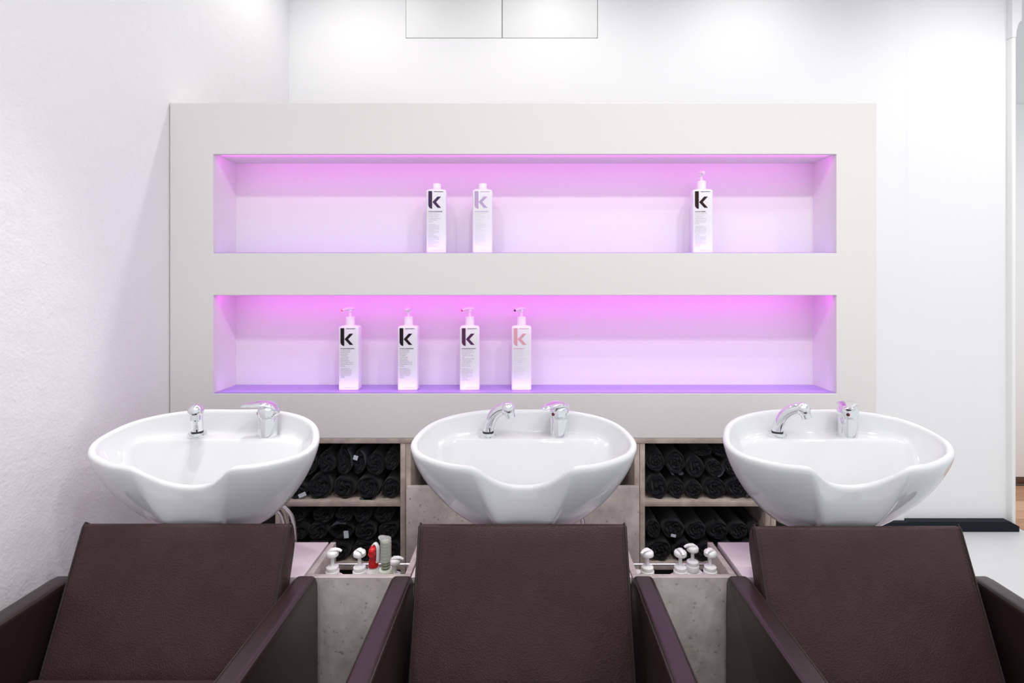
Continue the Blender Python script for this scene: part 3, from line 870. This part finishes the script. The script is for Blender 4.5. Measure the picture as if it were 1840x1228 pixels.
# clear pump with a ribbed bellows
r = root('bellows_bottle', (-0.382, 1.452, DZ0 + 0.0005), 'pale green translucent pump bottle with ribbed neck in left drawer', 'bottle')
zs = EH - 0.822 - DZ0
bm = bmesh.new()
lathe(bm, [(0, 0), (0.027, 0), (0.03, 0.003), (0.03, zs - 0.01), (0.022, zs), (0, zs)], (0, 0, 0), 28)
local('body', bm, M['green_gel'], r)
bm = bmesh.new()
lathe(bm, [(0, zs), (0.0195, zs), (0.0195, zs + 0.028), (0.0175, zs + 0.031), (0, zs + 0.031)], (0, 0, 0), 28)
local('collar', bm, M['green_gel'], r)
bm = bmesh.new()
pf = [(0, zs + 0.031)]
for k in range(9):
    z = zs + 0.033 + k * 0.0085
    pf += [(0.0085, z), (0.0125, z + 0.0025), (0.0125, z + 0.005), (0.0085, z + 0.0075)]
pf += [(0, zs + 0.033 + 9 * 0.0085)]
lathe(bm, pf, (0, 0, 0), 24)
local('bellows', bm, M['bellows'], r)
bm = bmesh.new()
rg = []
for z, w, dx in ((0.052, 0.0150, 0), (0.056, 0.0158, 0), (0.10, 0.0155, 0), (0.108, 0.0165, -0.001), (0.113, 0.0172, -0.003)):
    rg.append([Vector((dx + w * math.cos(t), w * math.sin(t), zs + z + max(0, -math.cos(t)) * (0.006 if z > 0.105 else 0))) for t in [2 * math.pi * i / 28 for i in range(28)]])
inn = [[Vector((v.x * 0.93, v.y * 0.93, v.z - (0.002 if k == len(rg) - 1 else 0))) for v in ring] for k, ring in enumerate(rg)]
loft(bm, rg + list(reversed(inn)), False, False)
loft(bm, [rg[-1], [Vector((-0.002 + (v.x + 0.002) * 0.4, v.y * 0.4, v.z + 0.003)) for v in rg[-1]]], False, True)
local('cover', bm, M['clear_plastic'], r)

# low white cap of a bottle half hidden by the middle chair
r = root('capped_bottle', (0.331, 1.545, DZ0 + 0.0005), 'low white dome-capped bottle behind the leftmost pump in right drawer', 'bottle')
zs = EH - 0.875 - DZ0
bm = bmesh.new()
lathe(bm, [(0, 0), (0.022, 0), (0.024, 0.003), (0.024, zs - 0.008), (0.015, zs), (0, zs)], (0, 0, 0), 24)
local('body', bm, M['white_plastic'], r)
bm = bmesh.new()
lathe(bm, [(0, zs), (0.017, zs), (0.017, zs + 0.016)] + [(0.017 * math.cos(a), zs + 0.016 + 0.013 * math.sin(a)) for a in [math.pi / 2 * i / 6 for i in range(1, 6)]] + [(0, zs + 0.029)], (0, 0, 0), 24)
local('cap', bm, M['white_plastic'], r)

# ------------------------------------------------------------------ rolled towels
def towel(px, py, rx, rz, label, group, seed, turns=3.2, flap=0.0, tagpos=None, yf=1.962, length=0.26, zfloor=None, loose=False, xr=(-9, 9)):
    q = random.Random(seed)
    s = FPX / yf
    x = (px - 943) / s; z = EH - (py - 505) / s
    rx /= s / 0.97; rz /= s / 0.97
    if zfloor is not None: z = zfloor + rz + 0.0008
    r = root('rolled_towel', (x, yf + length / 2, z - rz), label, 'towel', group)
    NA, NR = 56, 26
    ph = q.uniform(0, 2 * math.pi)
    sg = q.choice((-1, 1))
    rot = q.uniform(-0.3, 0.3)
    pitch = 1.0 / turns
    ec = (q.uniform(-0.12, 0.12), q.uniform(-0.15, 0.1))
    a2, p2, a3, p3 = q.uniform(0.02, 0.06), q.uniform(0, 6.28), q.uniform(0.01, 0.04), q.uniform(0, 6.28)
    def outer(a):
        return 1 + a2 * math.sin(2 * a + p2) + a3 * math.sin(3 * a + p3)
    def pt(a, u, y):
        k = outer(a)
        wob = (1 + 0.06 * math.sin(3 * a + ph) * (1 - u)) * u
        cx, cz = math.cos(a), math.sin(a)
        X = rx * k * wob * cx + ec[0] * rx * (1 - u)
        Z = rz * k * wob * cz + ec[1] * rz * (1 - u)
        Z = max(Z, -rz)
        X = min(max(X, xr[0] + 0.002 - x), xr[1] - 0.002 - x)
        return Vector((X, y, Z + rz))
    bm = bmesh.new()
    rings = []
    y0 = -length / 2
    # front face: coils as rounded ridges
    for j in range(1, NR + 1):
        u = j / NR
        ring = []
        for i in range(NA):
            a = 2 * math.pi * i / NA
            frac = (u * turns - sg * a / (2 * math.pi) + ph) % 1.0
            ridge = math.sqrt(max(0, 1 - (2 * frac - 1) ** 2))
            dy = 0.012 * (1 - ridge) * (0.4 + 0.6 * math.sin(min(1, 3 * (1 - u) + 0.25) * math.pi / 2))
            dy += 0.010 * (1 - u) * (0.5 + 0.5 * math.sin(a + ph)) + 0.004 * math.sin(5 * a + 9 * u + ph)
            if loose: dy += 0.03 * (1 - u) ** 0.6
            if u > 0.93: dy += 0.008 * ((u - 0.93) / 0.07) ** 2
            ring.append(pt(a, u, y0 + dy + 0.004))
        rings.append(ring)
    for y in (0.02, 0.06, 0.12, 0.2, length - 0.01):
        rings.append([pt(2 * math.pi * i / NA, 1.0 + 0.012 * math.sin(3 * 2 * math.pi * i / NA + y * 60 + ph), y0 + y) for i in range(NA)])
    rings.append([pt(2 * math.pi * i / NA, 0.8, y0 + length) for i in range(NA)])
    loft(bm, rings)
    body = finish('terry_roll', bm, M['towel'], r, True, None, 180)
    if flap:
        # free end of the cloth lying along the roll, with its hem
        bm = bmesh.new()
        a0 = flap
        inn, out_ = [], []
        for k in range(9):
            a = a0 + 0.16 * k * sg
            p = pt(a, 1.03 + 0.010 * k, y0 - 0.004 + 0.0015 * math.sin(k * 2.1)); p2_ = pt(a, 1.09 + 0.012 * k, y0 - 0.004)
            inn.append(p); out_.append(p2_)
        v = []
        for p, p2_ in zip(inn, out_):
            v.append([p, p2_, p2_ + Vector((0, 0.10, 0)), p + Vector((0, 0.10, 0))])
        loft(bm, v)
        finish('hem', bm, M['hem'], r, True, None, 60)
    if tagpos is not None:
        tx, tz, tw, th, ta = tagpos
        cx = (tx - 943) / s - x; cz = EH - (tz - 505) / s - (z - rz)
        bm = bmesh.new()
        bbox(bm, -tw / s / 2, tw / s / 2, -0.0008, 0.0008, -th / s / 2, th / s / 2, 0.0004, 1)
        bmesh.ops.rotate(bm, cent=(0, 0, 0), matrix=Matrix.Rotation(ta, 3, 'Y'), verts=bm.verts)
        # hold the tag against the front of the roll
        bmesh.ops.translate(bm, vec=(cx, y0 - 0.0005, cz), verts=bm.verts)
        t = finish('care_tag', bm, M['tag'], r, False)
        t['label'] = 'small white care tag'
    return r

ORD = ['leftmost', 'second from left', 'third from left', 'fourth from left', 'fifth from left', 'sixth from left']
def shelf(place, group, rows, zf, seed, xr):
    for rn, row in rows:
        for i, t in enumerate(row):
            px, py, rx, rz = t[:4]
            kw = t[4] if len(t) > 4 else {}
            towel(px, py, rx, rz, 'rolled black towel, %s, %s row, %s' % (place, rn, ORD[i]), group, seed * 100 + i * 7 + len(rn), zfloor=(zf if rn == 'bottom' else None), xr=xr, **kw)

z1 = ZS1; z2 = ZS2
XA = (-0.896 + TT, -0.4385 - TT); XB = (0.4225 + TT, 0.902 - TT)
shelf('upper left shelf', 'rolled black towels on the shelves', [
    ('bottom', [(530, 880, 20, 15, dict(turns=2.2, tagpos=(543, 890, 14, 7, -0.4))), (573, 875, 22.5, 22.5), (617, 878, 20, 20, dict(turns=2.4)), (660, 877, 22, 20.5, dict(flap=-0.9)), (701, 877, 16.8, 19)]),
    ('top', [(548, 836, 19, 22), (585, 833, 16, 19), (617, 829, 14.5, 26, dict(flap=1.0, turns=2.3)), (644, 832, 11.5, 22, dict(flap=1.2, turns=1.6, tagpos=(639, 823, 8, 8, 0.3))), (673, 836, 16.5, 20.5), (703, 829, 13, 19)]),
    ], z1, 1, XA)
shelf('lower left shelf', 'rolled black towels on the shelves', [
    ('bottom', [(520, 990, 22, 18), (564, 990, 20, 18), (606, 990, 20, 18), (652, 990, 22, 18.5), (697, 990, 20, 18)]),
    ('middle', [(532, 957, 20, 16), (569, 957, 18, 15), (611, 957, 21, 15.5, dict(loose=True, flap=2.4, turns=1.4, tagpos=(622, 961, 8.5, 13, -0.1))), (655, 957, 20, 16), (696, 957, 18, 16)]),
    ('top', [(528, 927, 20, 14), (578, 927, 19, 14.5), (617, 928, 16, 13), (650, 927, 16.5, 15), (688, 927, 18, 15)]),
    ], z2, 2, XA)
shelf('upper right shelf', 'rolled black towels on the shelves', [
    ('bottom', [(1182, 873, 20, 22, dict(turns=2.0)), (1217, 877, 14.5, 18), (1249, 880, 16, 16), (1286, 879, 20, 19), (1327, 878, 20, 20, dict(flap=-0.8)), (1364, 878, 15, 16)]),
    ('middle', [(1179, 830, 17.5, 19), (1215, 833, 17, 21, dict(flap=-2.1)), (1251, 841, 16, 20, dict(turns=2.0)), (1285, 843, 14, 15, dict(flap=-1.2)), (1318, 840, 16, 17), (1354, 840, 17, 19)]),
    ('top', [(1266, 812, 17, 10), (1300, 812, 16, 11)]),
    ], z1, 3, XB)
shelf('lower right shelf', 'rolled black towels on the shelves', [
    ('bottom', [(1186, 990, 22, 19), (1229, 990, 19, 18), (1268, 990, 18, 17), (1305, 990, 18, 17), (1346, 990, 20, 18)]),
    ('top', [(1175, 953, 13.5, 16), (1211, 953, 21, 17.5, dict(tagpos=(1210, 963, 9, 5, 0.2))), (1253, 956, 18, 16), (1291, 955, 19, 17), (1329, 956, 17, 15), (1358, 956, 11, 14)]),
    ], z2, 4, XB)
